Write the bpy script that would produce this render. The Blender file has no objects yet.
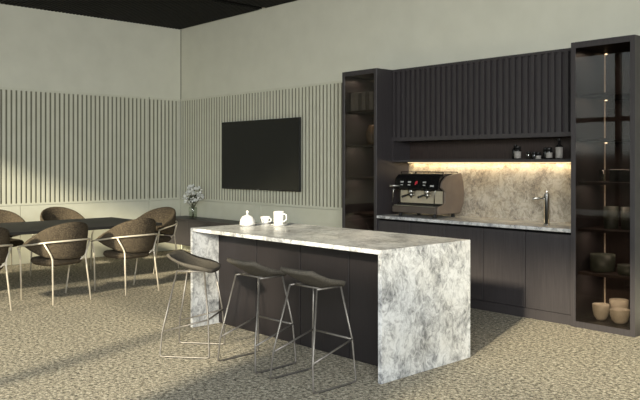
import bpy, bmesh, math, random
from mathutils import Vector, Matrix
S = bpy.context.scene
COL = S.collection
R = math.radians
random.seed(7)

# ------------------------------------------------------------------ camera
cd = bpy.data.cameras.new('camera'); cam = bpy.data.objects.new('camera', cd); COL.objects.link(cam)
cam.location = (11.090, -6.928, 1.52)
cam.rotation_euler = (R(90), 0, R(47.215))
cd.sensor_width = 36; cd.lens = 729.3 * 36 / 640; cd.shift_y = -37 / 640
cd.clip_start = 0.05
S.camera = cam

# ------------------------------------------------------------------ world, sun, exposure
SKY = 2.4
W_ = bpy.data.worlds.new('world'); S.world = W_; W_.use_nodes = True
nt = W_.node_tree; nt.nodes.clear()
out = nt.nodes.new('ShaderNodeOutputWorld'); bg = nt.nodes.new('ShaderNodeBackground')
tc = nt.nodes.new('ShaderNodeTexCoord'); sep = nt.nodes.new('ShaderNodeSeparateXYZ')
rmp = nt.nodes.new('ShaderNodeValToRGB')
nt.links.new(tc.outputs['Generated'], sep.inputs[0])
mr = nt.nodes.new('ShaderNodeMapRange'); mr.inputs[1].default_value = -1; mr.inputs[2].default_value = 1
nt.links.new(sep.outputs['Z'], mr.inputs[0]); nt.links.new(mr.outputs[0], rmp.inputs[0])
e = rmp.color_ramp.elements
e[0].position = 0; e[0].color = (.10, .09, .07, 1)
e[1].position = 1; e[1].color = (.55, .68, .90, 1)
for p, c in ((.503, (.08, .075, .06, 1)), (.508, (.95, .98, .92, 1)), (.60, (.86, .94, .96, 1)), (.72, (.66, .80, .96, 1))):
    n = e.new(p); n.color = c
nt.links.new(rmp.outputs[0], bg.inputs[0]); bg.inputs[1].default_value = SKY
nt.links.new(bg.outputs[0], out.inputs[0])

sd = bpy.data.lights.new('sun', 'SUN'); sun = bpy.data.objects.new('sun', sd); COL.objects.link(sun)
SUN_AZ, SUN_EL = R(17), R(20)
sdir = Vector((-math.sin(SUN_AZ) * math.cos(SUN_EL), math.cos(SUN_AZ) * math.cos(SUN_EL), -math.sin(SUN_EL)))
sun.rotation_euler = sdir.to_track_quat('-Z', 'Y').to_euler()
sun.location = (10, -14, 8)
sd.energy = 9.0; sd.angle = R(3.0); sd.color = (1.0, .88, .67)

def portal(name, loc, rot, sx, sy):
    l = bpy.data.lights.new(name, 'AREA'); l.shape = 'RECTANGLE'; l.size = sx; l.size_y = sy
    l.cycles.is_portal = True
    o = bpy.data.objects.new(name, l); COL.objects.link(o); o.location = loc; o.rotation_euler = rot
portal('window_portal', (6.55, -9.16, 1.9), (R(90), 0, 0), 12.6, 3.7)
portal('side_window_portal', (13.16, -5.0, 1.9), (R(90), 0, R(90)), 7.0, 3.6)

fd = bpy.data.lights.new('corner_daylight', 'AREA'); fd.shape = 'RECTANGLE'; fd.size = 4.0; fd.size_y = 2.2  # added soft fill by the window corner, lifts the far walls
fd.energy = 400; fd.spread = R(115); fd.color = (.97, .98, 1.0)
fo = bpy.data.objects.new('corner_daylight', fd); COL.objects.link(fo); fo.location = (12.7, -8.7, 2.9)
fo.rotation_euler = (Vector((1.0, -.4, 3.2)) - fo.location).to_track_quat('-Z', 'Y').to_euler()

S.view_settings.view_transform = 'Standard'; S.view_settings.look = 'None'
S.view_settings.gamma = 1; S.view_settings.use_curve_mapping = False
S.view_settings.exposure = 0.0
S.cycles.use_denoising = True
S.cycles.max_bounces = 10; S.cycles.transparent_max_bounces = 16
S.cycles.sample_clamp_indirect = 6

# ------------------------------------------------------------------ materials
def lin(r, g, b):
    f = lambda v: (v / 255 / 12.92) if v / 255 <= .04045 else ((v / 255 + .055) / 1.055) ** 2.4
    return (f(r), f(g), f(b), 1)
def base_mat(name):
    m = bpy.data.materials.new(name); m.use_nodes = True
    return m, m.node_tree, m.node_tree.nodes['Principled BSDF']
def N(nt, t, **kw):
    n = nt.nodes.new(t)
    for k, v in kw.items(): setattr(n, k, v)
    return n
def ramp(nt, stops):
    r = N(nt, 'ShaderNodeValToRGB'); el = r.color_ramp.elements
    el[0].position, el[0].color = stops[0]; el[1].position, el[1].color = stops[-1]
    for p, c in stops[1:-1]:
        x = el.new(p); x.color = c
    return r
def coords(nt, scale=(1, 1, 1)):
    t = N(nt, 'ShaderNodeTexCoord'); mp = N(nt, 'ShaderNodeMapping'); mp.inputs['Scale'].default_value = scale
    nt.links.new(t.outputs['Object'], mp.inputs[0]); return mp.outputs[0]
def noise(nt, vec, scale, detail=4, rough=.55, dist=0):
    n = N(nt, 'ShaderNodeTexNoise'); n.inputs['Scale'].default_value = scale; n.inputs['Detail'].default_value = detail
    n.inputs['Roughness'].default_value = rough; n.inputs['Distortion'].default_value = dist
    nt.links.new(vec, n.inputs['Vector']); return n.outputs['Fac']
def bump(nt, b, h, strength, dist=.01):
    n = N(nt, 'ShaderNodeBump'); n.inputs['Strength'].default_value = strength; n.inputs['Distance'].default_value = dist
    nt.links.new(h, n.inputs['Height']); nt.links.new(n.outputs[0], b.inputs['Normal'])
def noisy(name, c0, c1, scale, rough, stretch=(1, 1, 1), metal=0, bmp=0, detail=4, lo=.35, hi=.65, spec=.5):
    m, t, b = base_mat(name)
    v = coords(t, stretch); f = noise(t, v, scale, detail)
    r = ramp(t, [(lo, c0), (hi, c1)]); t.links.new(f, r.inputs[0]); t.links.new(r.outputs[0], b.inputs['Base Color'])
    b.inputs['Roughness'].default_value = rough; b.inputs['Metallic'].default_value = metal
    b.inputs['Specular IOR Level'].default_value = spec
    if bmp: bump(t, b, f, bmp)
    return m
M = {}
M['paint'] = noisy('sage wall paint', lin(204, 203, 186), lin(209, 208, 191), 3, .75, spec=.25)
M['panel'] = noisy('sage lacquered panel', lin(198, 197, 178), lin(204, 203, 185), 4, .55, spec=.3)
M['felt'] = noisy('sage grey felt backing', lin(110, 108, 93), lin(118, 116, 100), 60, .95, spec=.1)  # darkened colour puts the shade into the gaps between slats
M['ceil'] = noisy('black ceiling', lin(20, 19, 18), lin(26, 25, 23), 6, .7, spec=.2)
M['wood'] = noisy('dark stained oak', lin(48, 45, 46), lin(58, 54, 55), 9, .45, (22, 22, .5), bmp=.04, spec=.4)
M['wood_island'] = noisy('near black stained oak', lin(28, 25, 26), lin(35, 31, 32), 9, .45, (22, 22, .5), bmp=.04, spec=.3)  # cabinet oak darkened so its colour carries the shade on the island front
M['wood_in'] = noisy('dark cabinet lining', lin(44, 36, 33), lin(56, 46, 42), 9, .5, (10, 10, .8), spec=.3)
M['black_gap'] = noisy('black void', lin(12, 12, 12), lin(16, 15, 15), 5, .8, spec=.1)
M['table'] = noisy('black table laminate', lin(27, 26, 26), lin(33, 32, 31), 20, .6, spec=.3)
M['steel'] = noisy('brushed steel', lin(170, 168, 162), lin(186, 183, 176), 30, .28, (1, 1, 20), metal=1)
M['frame_warm'] = noisy('champagne metal', lin(206, 196, 176), lin(214, 204, 185), 30, .4, metal=.3)
M['frame_grey'] = noisy('grey metal rod', lin(112, 107, 100), lin(126, 121, 114), 30, .42, metal=.6)
M['rubber'] = noisy('black rubber', lin(22, 22, 22), lin(30, 29, 28), 30, .7)
M['white'] = noisy('white ceramic', lin(212, 210, 204), lin(220, 218, 213), 5, .25)
M['cream'] = noisy('cream stoneware', lin(170, 162, 147), lin(184, 176, 162), 12, .5)
M['dark_pot'] = noisy('dark green stoneware', lin(58, 62, 54), lin(72, 76, 66), 14, .45)
M['jar_dark'] = noisy('dark jar', lin(20, 20, 20), lin(30, 29, 28), 8, .15)
M['lid'] = noisy('black jar lid', lin(16, 16, 16), lin(22, 22, 22), 8, .4)
M['paper'] = noisy('white label paper', lin(140, 136, 130), lin(156, 151, 144), 14, .7)
M['book'] = noisy('grey book cloth', lin(132, 132, 127), lin(150, 149, 143), 14, .8)
M['book2'] = noisy('charcoal book cloth', lin(84, 84, 81), lin(98, 97, 93), 14, .8)
M['screen'] = noisy('black screen glass', lin(13, 14, 14), lin(15, 16, 16), 2, .22)
M['bezel'] = noisy('black plastic', lin(16, 16, 16), lin(20, 20, 20), 12, .4)
M['esp_brown'] = noisy('taupe lacquer', lin(102, 90, 79), lin(112, 99, 87), 8, .38)
M['esp_dark'] = noisy('dark taupe lacquer', lin(72, 64, 57), lin(80, 71, 63), 8, .38)
M['esp_black'] = noisy('gloss black', lin(14, 14, 14), lin(19, 18, 18), 8, .12)
M['esp_cream'] = noisy('polished steel splash', lin(178, 168, 148), lin(190, 180, 158), 10, .35, metal=.5)
M['red'] = noisy('red mark', lin(176, 38, 52), lin(190, 46, 58), 20, .4)
M['mark_grey'] = noisy('pale grey mark', lin(150, 150, 148), lin(166, 165, 162), 20, .4)
M['amber'] = noisy('amber ceramic', lin(70, 58, 44), lin(124, 106, 82), 16, .25)
M['leaf'] = noisy('dark leaf', lin(40, 44, 30), lin(58, 62, 42), 14, .6)
M['petal'] = noisy('white petal', lin(206, 206, 200), lin(224, 224, 218), 14, .7)
M['stem'] = noisy('dry stem', lin(84, 84, 62), lin(98, 96, 72), 14, .7)

def tweed(name, c0, c1, c2, sc=75):
    m, t, b = base_mat(name); v = coords(t)
    a = noise(t, v, sc, 3, .7); r = ramp(t, [(.36, c0), (.5, c1), (.64, c2)])
    t.links.new(a, r.inputs[0]); t.links.new(r.outputs[0], b.inputs['Base Color'])
    b.inputs['Roughness'].default_value = .95; b.inputs['Specular IOR Level'].default_value = .15
    bump(t, b, a, .4); return m
M['tweed'] = tweed('brown tweed', lin(46, 40, 32), lin(72, 63, 51), lin(104, 93, 76), 115)
M['stool_felt'] = tweed('grey brown felt', lin(66, 62, 55), lin(82, 77, 69), lin(100, 94, 84), 150)

def carpet():
    m, t, b = base_mat('speckled loop carpet'); v = coords(t)
    a = noise(t, v, 34, 3, .75, .1); c = noise(t, v, 95, 2, .6); d = noise(t, v, 1.1, 2)
    mx = N(t, 'ShaderNodeMix'); mx.inputs[0].default_value = .35
    t.links.new(a, mx.inputs[2]); t.links.new(c, mx.inputs[3])
    r = ramp(t, [(.40, lin(72, 68, 60)), (.47, lin(136, 130, 115)), (.53, lin(166, 158, 140)), (.61, lin(214, 206, 187))])
    t.links.new(mx.outputs[0], r.inputs[0])
    r2 = ramp(t, [(.3, (.93, .93, .93, 1)), (.7, (1.03, 1.02, 1.0, 1))]); t.links.new(d, r2.inputs[0])
    ml = N(t, 'ShaderNodeMix', data_type='RGBA', blend_type='MULTIPLY'); ml.inputs[0].default_value = 1
    t.links.new(r.outputs[0], ml.inputs[6]); t.links.new(r2.outputs[0], ml.inputs[7])
    t.links.new(ml.outputs[2], b.inputs['Base Color'])
    b.inputs['Roughness'].default_value = 1; b.inputs['Specular IOR Level'].default_value = .08
    bump(t, b, mx.outputs[0], .5, .015); return m
M['carpet'] = carpet()

def marble(name, light, mid, vein, warm, sc=3.0, warm_amt=.5):
    m, t, b = base_mat(name); v = coords(t)
    dn = N(t, 'ShaderNodeTexNoise'); dn.inputs['Scale'].default_value = 3.5; dn.inputs['Detail'].default_value = 4
    t.links.new(v, dn.inputs['Vector'])
    ad = N(t, 'ShaderNodeVectorMath', operation='MULTIPLY_ADD'); ad.inputs[1].default_value = (.16, .16, .16)
    t.links.new(dn.outputs['Color'], ad.inputs[0]); t.links.new(v, ad.inputs[2])
    mp = N(t, 'ShaderNodeMapping'); mp.inputs['Rotation'].default_value = (R(32), R(25), R(20)); mp.inputs['Scale'].default_value = (1.15, 1.3, .95)
    t.links.new(ad.outputs[0], mp.inputs[0])
    f = noise(t, mp.outputs[0], sc, 8, .66, .25)              # cloudy patches
    g = noise(t, mp.outputs[0], sc * 4.4, 7, .74, .9)         # short strokes
    mx = N(t, 'ShaderNodeMix'); mx.inputs[0].default_value = .55; t.links.new(f, mx.inputs[2]); t.links.new(g, mx.inputs[3])
    r = ramp(t, [(.38, vein), (.46, mid), (.54, light), (.66, light)]); t.links.new(mx.outputs[0], r.inputs[0])
    q = noise(t, mp.outputs[0], sc * 1.1, 7, .62, .8)
    sb = N(t, 'ShaderNodeMath', operation='SUBTRACT'); sb.inputs[1].default_value = .5; t.links.new(q, sb.inputs[0])
    ab = N(t, 'ShaderNodeMath', operation='ABSOLUTE'); t.links.new(sb.outputs[0], ab.inputs[0])
    r3 = ramp(t, [(0.0, (.70, .70, .70, 1)), (.012, (.86, .86, .86, 1)), (.04, (1, 1, 1, 1))]); t.links.new(ab.outputs[0], r3.inputs[0])
    w = noise(t, v, 2.6, 5); r2 = ramp(t, [(.45, (1, 1, 1, 1)), (.70, warm)]); t.links.new(w, r2.inputs[0])
    m1 = N(t, 'ShaderNodeMix', data_type='RGBA', blend_type='MULTIPLY'); m1.inputs[0].default_value = warm_amt
    t.links.new(r.outputs[0], m1.inputs[6]); t.links.new(r2.outputs[0], m1.inputs[7])
    m2 = N(t, 'ShaderNodeMix', data_type='RGBA', blend_type='MULTIPLY'); m2.inputs[0].default_value = .8
    t.links.new(m1.outputs[2], m2.inputs[6]); t.links.new(r3.outputs[0], m2.inputs[7])
    t.links.new(m2.outputs[2], b.inputs['Base Color'])
    b.inputs['Roughness'].default_value = .3; b.inputs['Specular IOR Level'].default_value = .4
    return m
M['marble'] = marble('white veined marble', lin(208, 208, 206), lin(166, 166, 165), lin(100, 101, 103), (.90, .86, .78, 1), 4.2)
M['marble_back'] = marble('beige veined marble', lin(190, 181, 164), lin(160, 150, 134), lin(112, 104, 95), (.84, .75, .60, 1), 4.6, .8)

def thin_glass(name, tint, refl=1.0, ior=1.5, rough=0.0):
    m = bpy.data.materials.new(name); m.use_nodes = True; t = m.node_tree; t.nodes.clear()
    o = N(t, 'ShaderNodeOutputMaterial'); tr = N(t, 'ShaderNodeBsdfTransparent'); gl = N(t, 'ShaderNodeBsdfGlossy')
    fr = N(t, 'ShaderNodeFresnel'); fr.inputs[0].default_value = ior; mx = N(t, 'ShaderNodeMixShader')
    tr.inputs[0].default_value = tint; gl.inputs['Roughness'].default_value = rough
    gl.inputs[0].default_value = (refl, refl, refl, 1)
    # procedural smudge on the pane
    v = coords(t); f = noise(t, v, 2.0, 2); r = ramp(t, [(.3, (.0, .0, .0, 1)), (.7, (.02, .02, .02, 1))]); t.links.new(f, r.inputs[0])
    ad = N(t, 'ShaderNodeMath', operation='ADD'); ge = N(t, 'ShaderNodeNewGeometry'); iv = N(t, 'ShaderNodeMath', operation='SUBTRACT'); iv.inputs[0].default_value = 1
    t.links.new(ge.outputs['Backfacing'], iv.inputs[1])
    fm = N(t, 'ShaderNodeMath', operation='MULTIPLY'); t.links.new(fr.outputs[0], fm.inputs[0]); t.links.new(iv.outputs[0], fm.inputs[1])
    t.links.new(fm.outputs[0], ad.inputs[0]); t.links.new(r.outputs[0], ad.inputs[1])
    t.links.new(ad.outputs[0], mx.inputs[0]); t.links.new(tr.outputs[0], mx.inputs[1]); t.links.new(gl.outputs[0], mx.inputs[2])
    t.links.new(mx.outputs[0], o.inputs[0]); return m
M['smoked'] = thin_glass('smoked door glass', (.64, .61, .58, 1), .50, 1.45)
M['clear'] = thin_glass('clear glass', (.96, .97, .96, 1), 1.0, 1.3)
M['vase_glass'] = thin_glass('vase glass', (.86, .88, .85, 1), 1.0, 1.5)

def glow(name, col, st):
    m, t, b = base_mat(name)
    b.inputs['Base Color'].default_value = (.8, .7, .55, 1)
    v = coords(t); f = noise(t, v, 3, 1); r = ramp(t, [(.2, col), (.8, tuple(min(1, c * 1.04) for c in col[:3]) + (1,))])
    t.links.new(f, r.inputs[0]); t.links.new(r.outputs[0], b.inputs['Emission Color'])
    b.inputs['Emission Strength'].default_value = st; return m
M['led'] = glow('warm led strip', (1, .74, .40, 1), 1.3)
M['led_dim'] = glow('dim warm led strip', (1, .62, .34, 1), .06)
M['led_dot'] = glow('warm led spot', (1, .78, .5, 1), 6)

# ------------------------------------------------------------------ mesh helpers
class MB:
    def __init__(s): s.bm = bmesh.new()
    def box(s, x0, x1, y0, y1, z0, z1, bev=0, seg=2):
        t = bmesh.new(); bmesh.ops.create_cube(t, size=1)
        for v in t.verts:
            v.co = Vector(((x0 + x1) / 2 + v.co.x * (x1 - x0), (y0 + y1) / 2 + v.co.y * (y1 - y0), (z0 + z1) / 2 + v.co.z * (z1 - z0)))
        if bev: bmesh.ops.bevel(t, geom=t.edges[:], offset=bev, segments=seg, affect='EDGES', profile=.5)
        s.merge(t); return s
    def merge(s, t, mat=None):
        if mat: bmesh.ops.transform(t, matrix=mat, verts=t.verts)
        mp = {v: s.bm.verts.new(v.co) for v in t.verts}
        for f in t.faces:
            try:
                nf = s.bm.faces.new([mp[v] for v in f.verts]); nf.smooth = f.smooth
            except ValueError: pass
        t.free(); return s
    def tube(s, pts, r, seg=8, bend=0, nb=5):
        pts = [Vector(p) for p in pts]
        if bend:
            q = [pts[0]]
            for a, b, c in zip(pts, pts[1:], pts[2:]):
                d1, d2 = (a - b), (c - b); k = min(bend, d1.length * .45, d2.length * .45)
                p0, p2 = b + d1.normalized() * k, b + d2.normalized() * k
                for i in range(nb + 1):
                    u = i / nb; q.append(p0 * (1 - u) ** 2 + b * 2 * u * (1 - u) + p2 * u * u)
            q.append(pts[-1]); pts = q
        rings = []; n = None
        for i, p in enumerate(pts):
            t = ((pts[min(i + 1, len(pts) - 1)] - p).normalized() + (p - pts[max(i - 1, 0)]).normalized()).normalized()
            if n is None:
                n = t.orthogonal().normalized()
            else:
                n = (n - t * n.dot(t)).normalized()
            bn = t.cross(n); rr = r[i] if isinstance(r, (list, tuple)) else r
            rings.append([s.bm.verts.new(p + (n * math.cos(2 * math.pi * k / seg) + bn * math.sin(2 * math.pi * k / seg)) * rr) for k in range(seg)])
        for a, b in zip(rings, rings[1:]):
            for k in range(seg):
                f = s.bm.faces.new((a[k], a[(k + 1) % seg], b[(k + 1) % seg], b[k])); f.smooth = True
        s.bm.faces.new(rings[0][::-1]); s.bm.faces.new(rings[-1]); return s
    def lathe(s, prof, c=(0, 0, 0), seg=24, axis='Z'):
        t = bmesh.new(); rings = []
        for r, z in prof:
            if r < 1e-5: rings.append([t.verts.new((0, 0, z))])
            else: rings.append([t.verts.new((r * math.cos(2 * math.pi * k / seg), r * math.sin(2 * math.pi * k / seg), z)) for k in range(seg)])
        for a, b in zip(rings, rings[1:]):
            for k in range(seg):
                k2 = (k + 1) % seg
                if len(a) == 1 and len(b) == 1: continue
                if len(a) == 1: f = t.faces.new((a[0], b[k2], b[k]))
                elif len(b) == 1: f = t.faces.new((a[k], a[k2], b[0]))
                else: f = t.faces.new((a[k], a[k2], b[k2], b[k]))
                f.smooth = True
        m = Matrix.Translation(c)
        if axis == 'X': m = m @ Matrix.Rotation(R(90), 4, 'Y')
        if axis == 'Y': m = m @ Matrix.Rotation(R(90), 4, 'X')
        return s.merge(t, m)
    def prism(s, poly, x0, x1):      # polygon in (y, z) swept along x
        a = [s.bm.verts.new((x0, y, z)) for y, z in poly]; b = [s.bm.verts.new((x1, y, z)) for y, z in poly]
        s.bm.faces.new(a); s.bm.faces.new(b[::-1])
        for i in range(len(poly)):
            j = (i + 1) % len(poly); s.bm.faces.new((a[i], b[i], b[j], a[j]))
        return s
    def build(s, name, mat, parent=None, loc=None, bevel=0, subsurf=0, smooth=None):
        bmesh.ops.recalc_face_normals(s.bm, faces=s.bm.faces)
        me = bpy.data.meshes.new(name); s.bm.to_mesh(me); s.bm.free()
        me.materials.append(M[mat] if isinstance(mat, str) else mat)
        if smooth:
            for p in me.polygons: p.use_smooth = True
        o = bpy.data.objects.new(name, me); COL.objects.link(o)
        if parent: o.parent = parent
        if loc: o.location = loc
        if bevel:
            b = o.modifiers.new('bevel', 'BEVEL'); b.width = bevel; b.segments = 2; b.limit_method = 'ANGLE'
        if subsurf:
            b = o.modifiers.new('subd', 'SUBSURF'); b.levels = subsurf; b.render_levels = subsurf
        return o
def tag(o, label, cat, group=None):
    o['label'] = label; o['category'] = cat
    if group: o['group'] = group
    return o
def thing(name, label, cat, loc=(0, 0, 0), rz=0, group=None):
    o = bpy.data.objects.new(name, None); COL.objects.link(o); o.location = loc; o.rotation_euler = (0, 0, rz)
    o.empty_display_size = .1
    return tag(o, label, cat, group)
def struct(name, mb, mat, parent=None, bevel=0):
    o = mb.build(name, mat, parent, bevel=bevel); o['kind'] = 'structure'; return o
def dup(root, loc, rz, label, group=None):
    r = root.copy(); COL.objects.link(r); r.location = loc; r.rotation_euler = (0, 0, rz); r['label'] = label
    if group: r['group'] = group
    for ch in list(root.children):
        c = ch.copy(); COL.objects.link(c); c.parent = r
        for g in ch.children:
            d = g.copy(); COL.objects.link(d); d.parent = c
    return r

# ------------------------------------------------------------------ room shell
XR, YF, ZC = 13.2, -9.2, 3.866
struct('floor', MB().box(-.2, XR + .2, YF - .2, .2, -.1, 0), 'carpet')
# black slatted ceiling: two rafts with a gap over the TV wall
mb = MB().box(-.2, XR + .2, YF - .2, .2, 3.96, 4.05)
y = YF + .03
while y < -.01:
    mb.box(0.0, 2.28, y, min(y + .032, -.005), ZC, 3.95)
    mb.box(2.44, XR, y, min(y + .032, -.005), ZC, 3.95)
    y += .058
mb.box(2.28, 2.30, YF, -.005, ZC + .012, 3.95); mb.box(2.42, 2.44, YF, -.005, ZC + .012, 3.95)
struct('ceiling', mb, 'ceil')
struct('wall_left', MB().box(-.2, 0, YF - .2, .2, 0, 3.96), 'paint')
struct('wall_back', MB().box(0, XR + .2, 0, .2, 0, 3.96), 'paint')
# window wall behind the camera: piers, lintel, glazing
mb = MB().box(0, XR, YF - .2, YF, 3.90, 3.96)
mb.box(0, .30, YF - .2, YF, 0, 3.90); mb.box(8.35, 9.75, YF - .2, YF, 0, 3.08); mb.box(12.85, XR, YF - .2, YF, 0, 3.90)
struct('wall_front', mb, 'paint')
mb = MB().box(XR, XR + .2, YF - .2, -8.5, 0, 3.96).box(XR, XR + .2, -1.5, .2, 0, 3.96).box(XR, XR + .2, -8.5, -1.5, 3.7, 3.96)
struct('wall_right', mb, 'paint')
def glazing(n, x0, x1, mull):
    mb = MB()
    mb.box(x0, x1, YF - .12, YF - .02, 0, .06); mb.box(x0, x1, YF - .12, YF - .02, 3.84, 3.90)
    mb.box(x0, x0 + .06, YF - .12, YF - .02, .06, 3.84); mb.box(x1 - .06, x1, YF - .12, YF - .02, .06, 3.84)
    for m_ in mull: mb.box(m_ - .05, m_ + .05, YF - .14, YF - .02, .06, 3.84)
    mb.box(x0 + .06, x1 - .06, YF - .11, YF - .03, 2.40, 2.50)
    w = struct('window_%d' % n, mb, 'bezel')
    struct('pane', MB().box(x0 + .05, x1 - .05, YF - .075, YF - .067, .05, 3.85), 'clear', w)
glazing(1, .30, 8.35, (1.05, 4.10, 7.15)); glazing(2, 9.75, 12.85, ())
w = struct('window_4', MB().box(8.35, 9.75, YF - .12, YF - .02, 3.081, 3.12).box(8.35, 9.75, YF - .12, YF - .02, 3.86, 3.90), 'bezel')
struct('pane', MB().box(8.355, 9.745, YF - .075, YF - .067, 3.11, 3.87), 'clear', w)
mb = MB().box(XR + .04, XR + .14, -8.5, -1.5, 0, .06).box(XR + .04, XR + .14, -8.5, -1.5, 3.64, 3.70)
for yy in (-8.47, -6.2, -3.8, -1.53): mb.box(XR + .04, XR + .14, yy - .03, yy + .03, .06, 3.64)
w = struct('window_3', mb, 'bezel'); struct('pane', MB().box(XR + .085, XR + .093, -8.47, -1.53, .05, 3.65), 'clear', w)

# slatted wainscot: left wall and back wall
def slats(n, axis, a0, a1, dep):
    """upright battens on a backing board with a cap and a lower rail"""
    mb = MB()
    def bx(p0, p1, d, z0, z1):
        if axis == 'y': mb.box(0.0005, d, p0, p1, z0, z1)
        else: mb.box(p0, p1, -d, -0.0005, z0, z1)
    bx(a0, a1, dep + .006, 2.605, 2.638); bx(a0, a1, dep + .006, .885, .915)
    p = a1 - .057
    while p > a0 + .005:
        bx(p, p + .045, dep, .905, 2.61); p -= .0735
    o = struct('trim_%d' % n, mb, 'panel')
    mb = MB(); bx(a0 + .002, a1 - .002, .010, .91, 2.61)
    struct('felt_backing', mb, 'felt', o)  # board behind the battens, gap shade painted in
slats(1, 'y', -9.15, -.655, .022); slats(2, 'y', -.635, -.040, .022)
slats(3, 'x', .001, 4.64, .016)
struct('trim_6', MB().box(.0, .010, -.010, -.0, 2.64, ZC), 'felt')
def lower(n, axis, segs):
    mb = MB()
    for a0, a1 in segs:
        if axis == 'y': mb.box(.0005, .026, a0 + .004, a1 - .004, .004, .878, .002, 1)
        else: mb.box(a0 + .004, a1 - .004, -.026, -.0005, .004, .878, .002, 1)
    struct('trim_%d' % n, mb, 'panel')
lower(4, 'y', [(-9.15, -7.1), (-7.1, -4.95), (-4.95, -2.8), (-2.8, -.645), (-.645, -.03)])
lower(5, 'x', [(.03, 2.298), (2.298, 4.64)])

# ------------------------------------------------------------------ display cabinets (two towers)
SHELF = (2.16, 1.745, 1.345, .91, .51)
def tower(x0, x1, label):
    t = thing('display_cabinet', label, 'cabinet', ((x0 + x1) / 2, -.3, 0), 0, 'tall glass fronted display cabinets')
    a, b = (x0 - x1) / 2, (x1 - x0) / 2; f, k = -.30, .298
    MB().box(a, a + .045, f, k, 0, 2.64, .002, 1).build('side_panel', 'wood', t)
    MB().box(b - .045, b, f, k, 0, 2.64, .002, 1).build('side_panel', 'wood', t)
    MB().box(a + .045, b - .045, f, k, 2.585, 2.64).build('top_panel', 'wood', t)
    MB().box(a + .045, b - .045, f, k, 0, .055).build('base_panel', 'wood', t)
    MB().box(a + .045, b - .045, k - .02, k, .055, 2.585).build('back_panel', 'wood_in', t)
    for z in SHELF:
        MB().box(a + .047, b - .047, f + .05, k - .022, z - .025, z).build('shelf', 'wood_in', t)
    d = MB().box(a + .047, b - .047, f + .006, f + .014, .057, 2.583).build('door', 'smoked', t)
    MB().box(a + .047, a + .056, k - .031, k - .022, .06, 2.58).build('light_strip', 'led_dim', t)
    for z in SHELF + (2.585,):
        MB().lathe([(0, 0), (.012, 0), (.012, -.008), (0, -.008)], (a + .075, k - .05, z - .0255 if z < 2.5 else z - .001), 10).build('spotlight', 'led_dot', t)
    for z in SHELF[:5] + (2.585,):
        l = bpy.data.lights.new('cabinet_light', 'AREA'); l.shape = 'RECTANGLE'; l.size = .36; l.size_y = .05; l.energy = 1.6; l.color = (1, .84, .68)
        lo = bpy.data.objects.new('cabinet_light', l); COL.objects.link(lo); lo.parent = t; lo.location = (-.02, -.08, z - .03)
    return t
tower(4.655, 5.235, 'tall dark cabinet with smoked glass door left of the coffee counter')
tower(7.692, 8.292, 'tall dark cabinet with smoked glass door at right edge, cream bowls inside')
KX0, KX1 = 5.237, 7.690

# base cabinets, plinth, worktop, splashback
tag(MB().box(KX0, KX1, -.575, -.02, 0, .095).build('plinth', 'wood', bevel=.002), 'dark low plinth board under the row of base cabinets', 'plinth')
wd = (KX1 - KX0) / 5
CL = ['dark base cabinet beside the left glass tower, under the coffee machine',
      'dark base cabinet second from the left tower, under the coffee machine right end',
      'dark base cabinet in the middle of the counter row',
      'dark base cabinet left of the one touching the right glass tower',
      'dark base cabinet touching the right glass tower, below the tap']
for i in range(5):
    a, b = KX0 + wd * i, KX0 + wd * (i + 1)
    t = thing('base_cabinet', CL[i], 'cabinet', ((a + b) / 2, -.3, .096), 0, 'base cabinets under the counter')
    MB().box(-wd / 2 + .001, wd / 2 - .001, -.255, .28, 0, .760).build('body', 'black_gap', t)
    MB().box(-wd / 2 + .004, wd / 2 - .004, -.280, -.256, .004, .748, .0015, 1).build('door', 'wood', t)
tag(MB().box(KX0, KX1, -.605, -.022, .870, .904, .003, 1).build('countertop', 'marble'), 'pale marble counter top holding the coffee machine and tap', 'countertop')
tag(MB().box(KX0, KX1, -.021, -.001, .904, 1.528).build('splashback', 'marble_back'), 'lit beige marble splashback behind the coffee machine', 'splashback')

# wall cabinet with slatted front, niche shelf, led strip
t = thing('wall_cabinet', 'long dark wall cabinet with an upright slatted front above the niche', 'cabinet', ((KX0 + KX1) / 2, -.14, 1.78))
h = (KX1 - KX0) / 2
MB().box(-h, h, -.155, .138, 0, .855).build('body', 'wood', t)
mb = MB().box(-h, h, -.195, -.156, 0, .045).box(-h, h, -.195, -.156, .83, .858)
p = -h + .01
while p < h - .03:
    mb.box(p, p + .036, -.188, -.156, .045, .83); p += .0745
mb.build('slatted_front', 'wood', t)
t = thing('niche_shelf', 'open dark niche shelf between slatted cabinet and lit splashback', 'shelf', ((KX0 + KX1) / 2, -.2, 1.53))
MB().box(-h, h, -.13, .198, 0, .028).build('board', 'wood', t)
MB().box(-h, h, .178, .198, .028, .249).build('back_panel', 'wood_in', t)
MB().box(-h, -h + .02, -.13, .178, .028, .249).build('side_panel', 'wood', t)
MB().box(h - .02, h, -.13, .178, .028, .249).build('side_panel', 'wood', t)
t = thing('led_strip', 'warm glowing light strip under the niche shelf', 'light', ((KX0 + KX1) / 2, -.06, 1.529))
MB().box(-h + .03, h - .03, -.012, .012, -.010, -.0005).build('diffuser', 'led', t)
l = bpy.data.lights.new('strip_light', 'AREA'); l.shape = 'RECTANGLE'; l.size = 2 * h - .1; l.size_y = .02; l.energy = 5; l.color = (1, .78, .48)
lo = bpy.data.objects.new('strip_light', l); COL.objects.link(lo); lo.parent = t; lo.location = (0, 0, -.014); lo.rotation_euler = (R(12), 0, 0)

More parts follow.
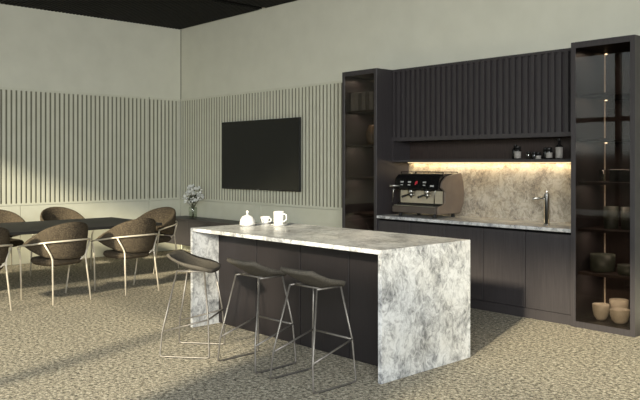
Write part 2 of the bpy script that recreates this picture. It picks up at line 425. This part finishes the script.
# ------------------------------------------------------------------ island
t = thing('kitchen_island', 'white and grey marble waterfall island with dark panelled front', 'kitchen island', (6.510, -2.705, 0))
hx, hy = 1.193, .515
MB().box(-hx, hx, -hy, hy, .888, .920, .002, 1).build('worktop', 'marble', t)
MB().box(-hx, -hx + .032, -hy, hy, 0, .8875, .002, 1).build('waterfall_panel', 'marble', t)
MB().box(hx - .032, hx, -hy, hy, 0, .8875, .002, 1).build('waterfall_panel', 'marble', t)
MB().box(-hx + .033, hx - .033, -.205, hy - .02, 0, .887).build('body', 'black_gap', t)
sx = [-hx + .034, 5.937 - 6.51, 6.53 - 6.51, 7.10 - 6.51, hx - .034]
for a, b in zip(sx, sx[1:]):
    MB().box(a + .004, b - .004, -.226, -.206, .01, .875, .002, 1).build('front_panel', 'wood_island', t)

# ------------------------------------------------------------------ credenza and TV
t = thing('credenza', 'low dark wall hung sideboard under the television', 'sideboard', (1.75, -.027, .175))
MB().box(-1.55, 1.55, -.42, 0, .02, .405).build('body', 'wood', t)
MB().box(-1.56, 1.56, -.44, 0, .406, .430, .002, 1).build('top', 'wood', t)
for k in range(4):
    a = -1.55 + .775 * k
    MB().box(a + .003, a + .772, -.438, -.421, .0, .402, .0015, 1).build('door', 'wood', t)
t = thing('television', 'large black wall mounted television on the slatted wall', 'television', (2.311, -.041, 1.642))
hw, hh = .954, .533
MB().box(-hw, hw, -.045, -.012, -hh, hh, .004, 2).build('housing', 'bezel', t)
MB().box(-hw + .008, hw - .008, -.0465, -.0451, -hh + .016, hh - .008).build('screen', 'screen', t)
MB().box(-.3, .3, -.0118, 0, -.2, .2).build('wall_bracket', 'bezel', t)
MB().box(-.02, .02, -.047, -.0455, -hh + .003, -hh + .012).build('status_light', 'mark_grey', t)

# ------------------------------------------------------------------ dining table
t = thing('dining_table', 'long black meeting table with six tweed chairs around it', 'table', (2.02, -4.05, 0))
MB().box(-.70, .70, -2.10, 2.07, .705, .74, .006, 2).build('tabletop', 'table', t)
MB().box(-.22, .22, -1.15, -.35, .02, .705, .01, 2).build('pedestal', 'table', t)
MB().box(-.32, .32, -1.30, -.20, 0, .0195, .004, 1).build('foot', 'table', t)

# ------------------------------------------------------------------ dining chairs (front = -Y)
def arc(ang, r, z, yo=.0):   # ang 0 = straight back (+Y)
    f = max(0, abs(ang) - R(80)) / R(32)
    return Vector((math.sin(min(max(ang, -R(95)), R(95))) * r, math.cos(ang) * r + yo - .12 * f, z))
def make_chair(label, loc, rz, group):
    t = thing('dining_chair', label, 'chair', loc, rz, group)
    # seat: rounded cushion
    mb = MB(); ring = []
    prof = [(0, .392), (.17, .392), (.225, .402), (.250, .430), (.250, .450), (.232, .472), (.17, .482), (0, .486)]
    rows = []
    for r, z in prof:
        if r == 0: rows.append([mb.bm.verts.new((0, -.03, z))]); continue
        row = []
        for k in range(28):
            a = 2 * math.pi * k / 28; c, s_ = math.cos(a), math.sin(a); q = .62
            row.append(mb.bm.verts.new((math.copysign(abs(c) ** q, c) * r * .97, -.03 + math.copysign(abs(s_) ** q, s_) * r * .97, z)))
        rows.append(row)
    for a, b in zip(rows, rows[1:]):
        for k in range(28):
            k2 = (k + 1) % 28
            if len(a) == 1: f = mb.bm.faces.new((a[0], b[k2], b[k]))
            elif len(b) == 1: f = mb.bm.faces.new((a[k], a[k2], b[0]))
            else: f = mb.bm.faces.new((a[k], a[k2], b[k2], b[k]))
            f.smooth = True
    mb.build('seat', 'tweed', t)
    # barrel back
    mb = MB(); NU, A = 32, R(112); rings = []
    for i in range(NU + 1):
        u = -1 + 2 * i / NU; au = abs(u); ang = u * A
        k = au ** 1.9
        zt = .886 * (1 - k) + .625 * k; zb = .470 * (1 - au ** 2.4) + .590 * au ** 2.4
        th = .030 * (1 - .35 * au)
        zm = (zt + zb) / 2; ro = .272; fl = .045 * (1 - .5 * au)
        endp = max(0, (au - .9) / .1)
        zt = zt * (1 - .28 * endp) + zm * .28 * endp; zb = zb * (1 - .28 * endp) + zm * .28 * endp
        cs = [(ro - th, zb + .012), (ro - th + .004, zm), (ro - th + fl, zt - .016), (ro + fl, zt), (ro + fl + th, zt - .016),
              (ro + th + fl * .45, zm), (ro + th, zb + .012), (ro, zb)]
        rings.append([mb.bm.verts.new(arc(ang, r, z, .0)) for r, z in cs])
    for a, b in zip(rings, rings[1:]):
        for k in range(8):
            f = mb.bm.faces.new((a[k], a[(k + 1) % 8], b[(k + 1) % 8], b[k])); f.smooth = True
    for rg in (rings[0], rings[-1]): mb.bm.faces.new(rg)
    mb.build('backrest', 'tweed', t, subsurf=1)
    # tubular arm hoop round the back
    r = .0098; pts = [arc(R(a), .342, .682 - .085 * (abs(a) / 112) ** 2.2, 0) for a in range(-112, 113, 8)]
    MB().tube(pts, r, 8).build('arm_hoop', 'frame_warm', t)
    for s_ in (-1, 1):
        a = arc(R(112 * s_), .342, .597, 0)
        MB().tube([a, (s_ * .315, -.235, .50), (s_ * .272, -.285, 0)], r, 8, .08).build('leg', 'frame_warm', t)
        b = arc(R(56 * s_), .342, .664, 0)
        MB().tube([b, (s_ * .200, .225, .500), (s_ * .230, .290, 0)], r, 8, .05).build('leg', 'frame_warm', t)
        MB().tube([(s_ * .200, .225, .490), (s_ * .12, .12, .385)], r * .9, 8).build('seat_stay', 'frame_warm', t)
    return t
G = 'tweed chairs around the meeting table'
ch = make_chair('tweed barrel chair on near side of table, second from left, back to viewer', (3.14, -3.55, 0), R(-82), G)
dup(ch, (3.14, -2.69, 0), R(-84), 'tweed barrel chair on near side of table, nearest the island')
dup(ch, (3.16, -4.42, 0), R(-84), 'tweed barrel chair on near side of table, cut by left edge of photo')
dup(ch, (.92, -2.52, 0), R(90), 'tweed barrel chair on far side of table, the one fully in view by the wall')
dup(ch, (.92, -3.38, 0), R(90), 'tweed barrel chair on far side of table, cut by left edge of photo')
dup(ch, (1.85, -1.62, 0), R(18), 'tweed barrel chair at the end of the table beside the sideboard')

# ------------------------------------------------------------------ bar stools (front = +Y)
def make_stool(label, loc, rz, group, matte='stool_felt'):
    t = thing('bar_stool', label, 'stool', loc, rz, group)
    mb = MB(); nx, ny = 14, 14; top, bot = [], []
    def pt(u, v):   # u across -1..1, v back -1 .. front 1
        w = .198 * (1 - .10 * max(0, v) ** 2)
        e = (1 - .17 * (abs(u) ** 3.5) * (abs(v) ** 3.5))
        x = u * w * e; y = v * .180 * e + .02
        back = max(0, -v + .1) / 1.1
        z = .688 - .014 * (1 - u * u) * (1 - v * v)
        z += .112 * back ** 1.35; y -= .022 * back ** 2
        z += .040 * abs(u) ** 2.2 * (1 - back) * (1 - .85 * max(0, v)); z -= .012 * max(0, v) ** 3
        return Vector((x, y, z))
    for i in range(nx + 1):
        ru, rb = [], []
        for j in range(ny + 1):
            u, v = -1 + 2 * i / nx, -1 + 2 * j / ny
            p = pt(u, v); ru.append(mb.bm.verts.new(p))
            back = max(0, -v - .3) / .7
            rb.append(mb.bm.verts.new(p + Vector((-u * .012, -.020 * back + .010 * (1 - back) * -v, -.028 * (1 - .35 * back)))))
        top.append(ru); bot.append(rb)
    for i in range(nx):
        for j in range(ny):
            for g, fl in ((top, 0), (bot, 1)):
                q = (g[i][j], g[i + 1][j], g[i + 1][j + 1], g[i][j + 1]); f = mb.bm.faces.new(q[::-1] if fl else q); f.smooth = True
    edge = [(i, 0) for i in range(nx)] + [(nx, j) for j in range(ny)] + [(i, ny) for i in range(nx, 0, -1)] + [(0, j) for j in range(ny, 0, -1)]
    for a, b in zip(edge, edge[1:] + edge[:1]):
        f = mb.bm.faces.new((top[a[0]][a[1]], bot[a[0]][a[1]], bot[b[0]][b[1]], top[b[0]][b[1]])); f.smooth = True
    mb.build('seat', matte, t)
    r = .0068; zr, zf = .195, .298; ztop = .664
    for s_ in (-1, 1):
        b0, b1 = (s_ * .225, -.205, r), (s_ * .225, .195, r)
        k0, k1 = (s_ * .207, -.192, zr), (s_ * .203, .180, zf)
        t0, t1 = (s_ * .140, -.095, ztop), (s_ * .140, .130, ztop)
        MB().tube([t0, k0, b0, b1, k1, t1], r, 8, .025).build('leg', 'frame_grey', t)
        MB().tube([t0, t1], r, 8).build('seat_rail', 'frame_grey', t)
        MB().tube([k0, k1], r, 8).build('side_rail', 'frame_grey', t)
        MB().box(s_ * .225 - .008, s_ * .225 + .008, -.16, .15, 0, .0045).build('floor_glide', 'rubber', t)
    MB().tube([(-.203, .180, zf), (.203, .180, zf)], r * 1.15, 8).build('footrest', 'frame_grey', t)
    MB().tube([(-.140, -.05, ztop), (.140, -.05, ztop)], r, 8).build('seat_rail', 'frame_grey', t)
    return t
G = 'bar stools along the island'
st = make_stool('grey brown bar stool nearest the white marble end panel at right', (7.325, -3.507, 0), 0, G)
dup(st, (6.69, -3.507, 0), R(2), 'grey brown bar stool in the middle of the three at the island')
dup(st, (6.064, -3.666, 0), R(-51), 'sunlit bar stool turned aslant at the left end of the island')

# ------------------------------------------------------------------ coffee machine
t = thing('coffee_machine', 'taupe and black two group espresso machine on the marble counter', 'coffee machine', (5.760, -.33, .9045))
hw = .335
C_ = [(-.20, .045), (-.21, .125), (-.12, .140), (-.085, .165), (-.085, .285), (-.150, .325), (-.130, .385), (-.06, .440), (.10, .470), (.215, .478), (.255, .38), (.275, .27), (.262, .15), (.195, .045)]
MB().prism([(-.085, .05), (.21, .05), (.24, .17), (.24, .30), (.19, .44), (-.10, .44), (-.085, .285)], -hw + .026, hw - .026).build('body', 'esp_black', t)
MB().prism(C_, hw - .025, hw).build('side_panel', 'esp_brown', t, bevel=.006)
MB().prism(C_, -hw, -hw + .025).build('side_panel', 'esp_black', t, bevel=.006)
MB().box(-hw + .03, hw - .03, -.093, -.086, .150, .285).build('splash_plate', 'esp_cream', t)
fa = MB().prism([(-.186, .298), (-.156, .420), (-.098, .462), (-.090, .300)], -hw + .002, hw - .026).build('control_fascia', 'esp_black', t, bevel=.004)
def on_fascia(x0, x1, u0, u1, name, mat):   # a mark lying on the sloped fascia front
    p0, p1 = Vector((0, -.186, .298)), Vector((0, -.156, .420)); n = Vector((0, -.122, .030)).normalized() * .0035
    mb = MB(); vs = []
    for k in (.4, 1.4):
        for x, u in ((x0, u0), (x1, u0), (x1, u1), (x0, u1)):
            p = p0.lerp(p1, u) + n * k; vs.append(mb.bm.verts.new((x, p.y, p.z)))
    for q in ((0, 1, 2, 3), (4, 5, 6, 7), (0, 1, 5, 4), (1, 2, 6, 5), (2, 3, 7, 6), (3, 0, 4, 7)): mb.bm.faces.new([vs[k] for k in q])
    mb.build(name, mat, fa)
on_fascia(-.022, -.006, .42, .70, 'badge', 'red'); on_fascia(-.004, .010, .52, .76, 'badge', 'red')
for x in (-.24, -.13, .09): 
    on_fascia(x, x + .045, .60, .72, 'button_row', 'mark_grey'); on_fascia(x + .005, x + .040, .36, .44, 'button_row', 'mark_grey')
on_fascia(.20, .25, .28, .42, 'badge', 'mark_grey')
MB().box(-hw + .003, hw - .028, -.215, -.09, .045, .118, .01, 2).build('drip_tray', 'esp_dark', t)
MB().box(-hw + .02, hw - .04, -.205, -.095, .1185, .124).build('drip_grate', 'steel', t)
mb = MB()
for yy in (-.08, .18): mb.tube([(-hw + .03, yy, .472), (-hw + .03, yy, .487), (hw - .03, yy, .487), (hw - .03, yy, .472)], .006, 6)
mb.build('cup_rail', 'esp_black', t)
MB().box(-hw + .025, hw - .025, -.085, .185, .441, .470).build('cup_warmer', 'esp_black', t)
for x in (-.11, .125):
    g = MB().lathe([(0, .30), (.038, .30), (.038, .262), (.030, .255), (0, .255)], (x, -.135, 0), 16).build('group_head', 'steel', t)
    mb = MB().lathe([(0, .2535), (.034, .2535), (.034, .228), (.012, .222), (.010, .205), (0, .205)], (x, -.135, 0), 16)
    mb.build('portafilter', 'steel', g)
    MB().tube([(x, -.168, .242), (x - .006, -.20, .238), (x - .012, -.28, .222)], [.008, .011, .013], 8).build('portafilter_handle', 'esp_black', g)
for s_, x in ((-1, -.352), (1, .262)):
    MB().tube([(x, -.12, .32), (x, -.165, .30), (x - .01, -.175, .15)], .006, 8, .02).build('steam_wand', 'steel', t)
MB().tube([(-.235, -.185, .335), (-.33, -.235, .335), (-.345, -.24, .335)], [.008, .013, .013], 10).build('steam_lever', 'steel', t)
for x in (-.25, .25):
    for yy in (-.16, .17): MB().lathe([(0, 0), (.022, 0), (.018, .046), (0, .046)], (x, yy, 0), 12).build('foot', 'rubber', t)

t.scale = (1, 1, 1.05)

# ------------------------------------------------------------------ tap
t = thing('tap', 'slim chrome pillar tap standing on the counter at right', 'tap', (7.272, -.30, .9045))
MB().lathe([(0, 0), (.034, 0), (.034, .008), (.027, .010), (.027, .31), (.025, .315), (0, .315)], (0, 0, 0), 20).build('column', 'steel', t)
MB().tube([(-.016, -.012, .262), (-.105, -.06, .262), (-.116, -.066, .246)], .014, 10, .01).build('spout', 'steel', t)
MB().tube([(0, 0, .315), (0, 0, .325), (.03, -.05, .332)], .0055, 8, .008).build('lever', 'steel', t)

# ------------------------------------------------------------------ jars on the niche shelf
def bottle(x, yy, r, hgt, neck, label, lab=None, capz=.02, g='jars and bottles on the niche shelf', nm='bottle', mat='jar_dark'):
    t = thing(nm, label, nm, (x, yy, 1.5585), 0, g)
    hb = hgt - neck - capz
    pr = [(0, 0), (r * .9, 0), (r, .006), (r, hb * .88), (r * .9, hb)]
    rn = r * (.42 if neck > .02 else .86)
    pr += [(rn, hb + min(.02, max(neck, .004))), (rn, hb + neck), (0, hb + neck)]
    MB().lathe(pr, (0, 0, 0), 16).build('body', mat, t)
    MB().lathe([(0, hb + neck + .0005), (rn * 1.12, hb + neck + .0005), (rn * 1.12, hgt - .003), (rn, hgt), (0, hgt)], (0, 0, 0), 14).build('cap', 'lid', t)
    if lab:
        MB().lathe([(r + .0008, hb * lab[0]), (r + .0016, hb * lab[0]), (r + .0016, hb * lab[1]), (r + .0008, hb * lab[1])], (0, 0, 0), 16).build('label', 'paper', t)
bottle(6.850, -.20, .034, .155, .03, 'dark bottle at the left end of the jar row')
bottle(6.910, -.25, .034, .135, .012, 'dark jar with white label, second from left in the jar row', (.1, .8))
bottle(7.025, -.23, .028, .080, .0, 'small low clear jar, third from left in the jar row', None, .014, nm='jar', mat='vase_glass')
bottle(7.085, -.22, .027, .075, .0, 'small low dark jar, fourth from left in the jar row', None, .016, nm='jar')
bottle(7.150, -.25, .026, .070, .0, 'small jar with pale label in the middle right of the row', (.05, .7), .018, nm='jar')
bottle(7.210, -.20, .033, .118, .0, 'black lidded dark jar, third from the right end of row', None, .03, nm='jar')
bottle(7.270, -.25, .031, .118, .0, 'black lidded jar with pale label beside the tall bottle', (.15, .75), .03, nm='jar')
bottle(7.375, -.24, .034, .205, .055, 'tall bottle with white label at the right end of the row', (.08, .92))

# ------------------------------------------------------------------ crockery on the island
Z = .9205
t = thing('covered_dish', 'white domed lidded dish with a knob at left on the island', 'dish', (5.50, -2.70, Z))
MB().lathe([(0, 0), (.070, 0), (.078, .006), (.100, .012), (.101, .016), (.076, .012), (0, .010)], (0, 0, 0), 32).build('plate', 'white', t)
MB().lathe([(0, .0115), (.094, .0170), (.097, .030), (.086, .070), (.062, .098), (.028, .110), (.011, .114), (.010, .132), (.017, .140), (.018, .150), (.010, .157), (0, .158)], (0, 0, 0), 32).build('lid', 'white', t)
t.scale = (.76, .76, .92)
def mug(name, label, loc, r0, r1, hgt, rz, g, saucer=0):
    t = thing(name, label, 'cup', loc, rz, g)
    z0 = 0
    if saucer:
        MB().lathe([(0, 0), (saucer * .6, 0), (saucer, .008), (saucer, .012), (saucer * .6, .007), (0, .006)], (0, 0, 0), 28).build('saucer', 'white', t); z0 = .0075
    MB().lathe([(0, z0), (r0, z0), (r0 + .002, z0 + .006), (r1, z0 + hgt), (r1 - .004, z0 + hgt), (r0 - .003, z0 + .01), (0, z0 + .008)], (0, 0, 0), 28).build('body', 'white', t)
    c = z0 + hgt * .52; q = hgt * .30; rm = (r0 + r1) / 2
    MB().tube([(rm - .002, 0, c + q), (rm + .034, 0, c + q * .9), (rm + .036, 0, c - q * .5), (rm - .004, 0, c - q)], .006, 8, .02).build('handle', 'white', t)
G = 'white cups on the island'
mug('coffee_cup', 'tall white straight mug with a handle on a saucer, right of the low cup', (5.68, -2.46, Z), .046, .052, .128, R(20), G, .078)
mug('coffee_cup', 'low white cup standing behind the tall mug', (5.41, -2.41, Z), .032, .050, .068, R(10), G)
bpy.data.objects['coffee_cup'].name = 'coffee_mug'

# ------------------------------------------------------------------ flower vase on the credenza
t = thing('flower_vase', 'clear glass vase of white flowers on the dark sideboard', 'vase', (.80, -.27, .6055))
MB().lathe([(0, 0), (.060, 0), (.068, .02), (.070, .17), (.062, .19), (.060, .19), (.066, .17), (.063, .022), (0, .012)], (0, 0, 0), 24).build('glass', 'vase_glass', t)
rs = random.Random(3); sm = MB(); lf = MB(); heads = []
for k in range(16):
    a = rs.uniform(0, 6.28); sp = rs.uniform(.02, .175); zt = rs.uniform(.29, .56) - sp * .35
    tip = Vector((math.cos(a) * sp, math.sin(a) * sp * .8, zt)); heads.append(tip)
    sm.tube([(math.cos(a) * -.02, math.sin(a) * -.02, .016), (math.cos(a) * .02, math.sin(a) * .02, .19), tip], .0028, 5, .05)
for k in range(26):
    a = rs.uniform(0, 6.28); sp = rs.uniform(.0, .085); c = Vector((math.cos(a) * sp, math.sin(a) * sp, rs.uniform(.19, .36)))
    d = Vector((rs.uniform(-1, 1), rs.uniform(-1, 1), rs.uniform(.1, 1))).normalized(); s2 = d.orthogonal().normalized() * .018; nn = d.cross(s2).normalized() * .004
    L = .06; v = [lf.bm.verts.new(p) for p in (c, c + d * L * .5 + s2 + nn, c + d * L, c + d * L * .5 - s2 + nn, c + d * L * .5 - nn)]
    for q in ((0, 1, 4), (1, 2, 4), (2, 3, 4), (3, 0, 4), (0, 3, 1), (1, 3, 2)): lf.bm.faces.new([v[i] for i in q])
sm.build('stems', 'stem', t); lf.build('foliage', 'leaf', t)
for tip in heads:
    mb = MB()
    for q in range(9):
        d = Vector((rs.uniform(-1, 1), rs.uniform(-1, 1), rs.uniform(-.5, 1))).normalized(); c = tip + d * .016
        s2 = d.orthogonal().normalized(); s3 = d.cross(s2)
        L, w = .046, .018
        v = [mb.bm.verts.new(p) for p in (c - d * .012, c + d * L * .5 + s2 * w, c + d * L, c + d * L * .5 - s2 * w, c + d * L * .45 + s3 * .006)]
        for f in ((0, 1, 4), (1, 2, 4), (2, 3, 4), (3, 0, 4), (0, 3, 1), (1, 3, 2)): mb.bm.faces.new([v[i] for i in f])
    mb.build('flower', 'petal', t)

# ------------------------------------------------------------------ things inside the display cabinets
def bowl(loc, r, hgt, mat, label, g, nm='bowl', straight=False):
    if straight: pr = [(0, 0), (r * .93, 0), (r * .98, .006), (r, hgt), (r - .006, hgt), (r * .90, .014), (0, .010)]
    else: pr = [(0, 0), (r * .48, 0), (r * .80, hgt * .22), (r * .97, hgt * .6), (r, hgt), (r - .006, hgt), (r * .88, hgt * .55), (r * .5, .014), (0, .010)]
    o = MB().lathe(pr, (0, 0, 0), 28).build(nm, mat); o.location = loc; tag(o, label, nm, g)
G = 'cream bowls in the right display cabinet'
bowl((7.875, -.38, .056), .076, .148, 'cream', 'cream bowl at front left on the cabinet floor', G)
bowl((8.065, -.40, .056), .088, .130, 'cream', 'cream bowl at front right on the cabinet floor', G)
bowl((7.965, -.20, .056), .086, .178, 'cream', 'tallest cream bowl standing at the back on the cabinet floor', G)
bowl((8.155, -.20, .056), .080, .135, 'cream', 'cream bowl half hidden behind the front right bowl', G)
bowl((7.872, -.34, .5105), .112, .155, 'dark_pot', 'wide dark green pot with pale rim on the lowest shelf', None, 'pot', True)
bowl((8.13, -.38, .5105), .090, .085, 'dark_pot', 'low dark bowl beside the wide pot on the lowest shelf', None, 'bowl', True)
G = 'dark canisters in the right display cabinet'
bowl((7.95, -.33, .9105), .066, .205, 'dark_pot', 'dark canister at left on the shelf above the wide pot', G, 'canister', True)
bowl((8.10, -.30, .9105), .066, .205, 'dark_pot', 'dark canister at right on the shelf above the low bowl', G, 'canister', True)
o = tag(MB().box(-.13, .13, -.10, .10, 0, .115, .004, 1).build('storage_box', 'jar_dark'), 'black box on the shelf above the two canisters', 'box'); o.location = (8.07, -.25, 1.3455)
o = tag(MB().lathe([(0, 0), (.026, 0), (.030, .004), (.030, .11), (.028, .11), (.026, .008), (0, .007)], (0, 0, 0), 20).build('drinking_glass', 'vase_glass'), 'clear drinking glass left of the black box', 'glass'); o.location = (7.86, -.32, 1.3455)
bx = 4.712
BL = ['pale grey book first from the left in the left tower', 'pale grey book second from the left in the left tower', 'charcoal book third from the left in the left tower',
      'grey book fourth from the left in the left tower', 'charcoal book second from the right in the left tower', 'grey book at the right end in the left tower']
for k, (w, hgt) in enumerate(((.058, .225), (.060, .23), (.05, .215), (.06, .225), (.055, .23), (.06, .22))):
    t = thing('book', BL[k], 'book', (bx + w / 2, -.42, 2.1605), 0, 'books on the top shelf of the left tower')
    MB().box(-w / 2, w / 2, -.085, -.078, 0, hgt).box(-w / 2, -w / 2 + .004, -.078, .085, 0, hgt).box(w / 2 - .004, w / 2, -.078, .085, 0, hgt).build('cover', 'book2' if k in (2, 4) else 'book', t)
    MB().box(-w / 2 + .0045, w / 2 - .0045, -.0775, .08, .004, hgt - .004).build('pages', 'paper', t)
    bx += w + .006
o = tag(MB().lathe([(0, 0), (.045, 0), (.068, .05), (.074, .11), (.062, .18), (.040, .215), (.044, .24), (.040, .24), (.035, .215), (.05, .17), (0, .03)], (0, 0, 0), 24).build('vase', 'amber'), 'rounded brown vase on the second shelf of the left tower', 'vase'); o.location = (4.93, -.36, 1.7455)
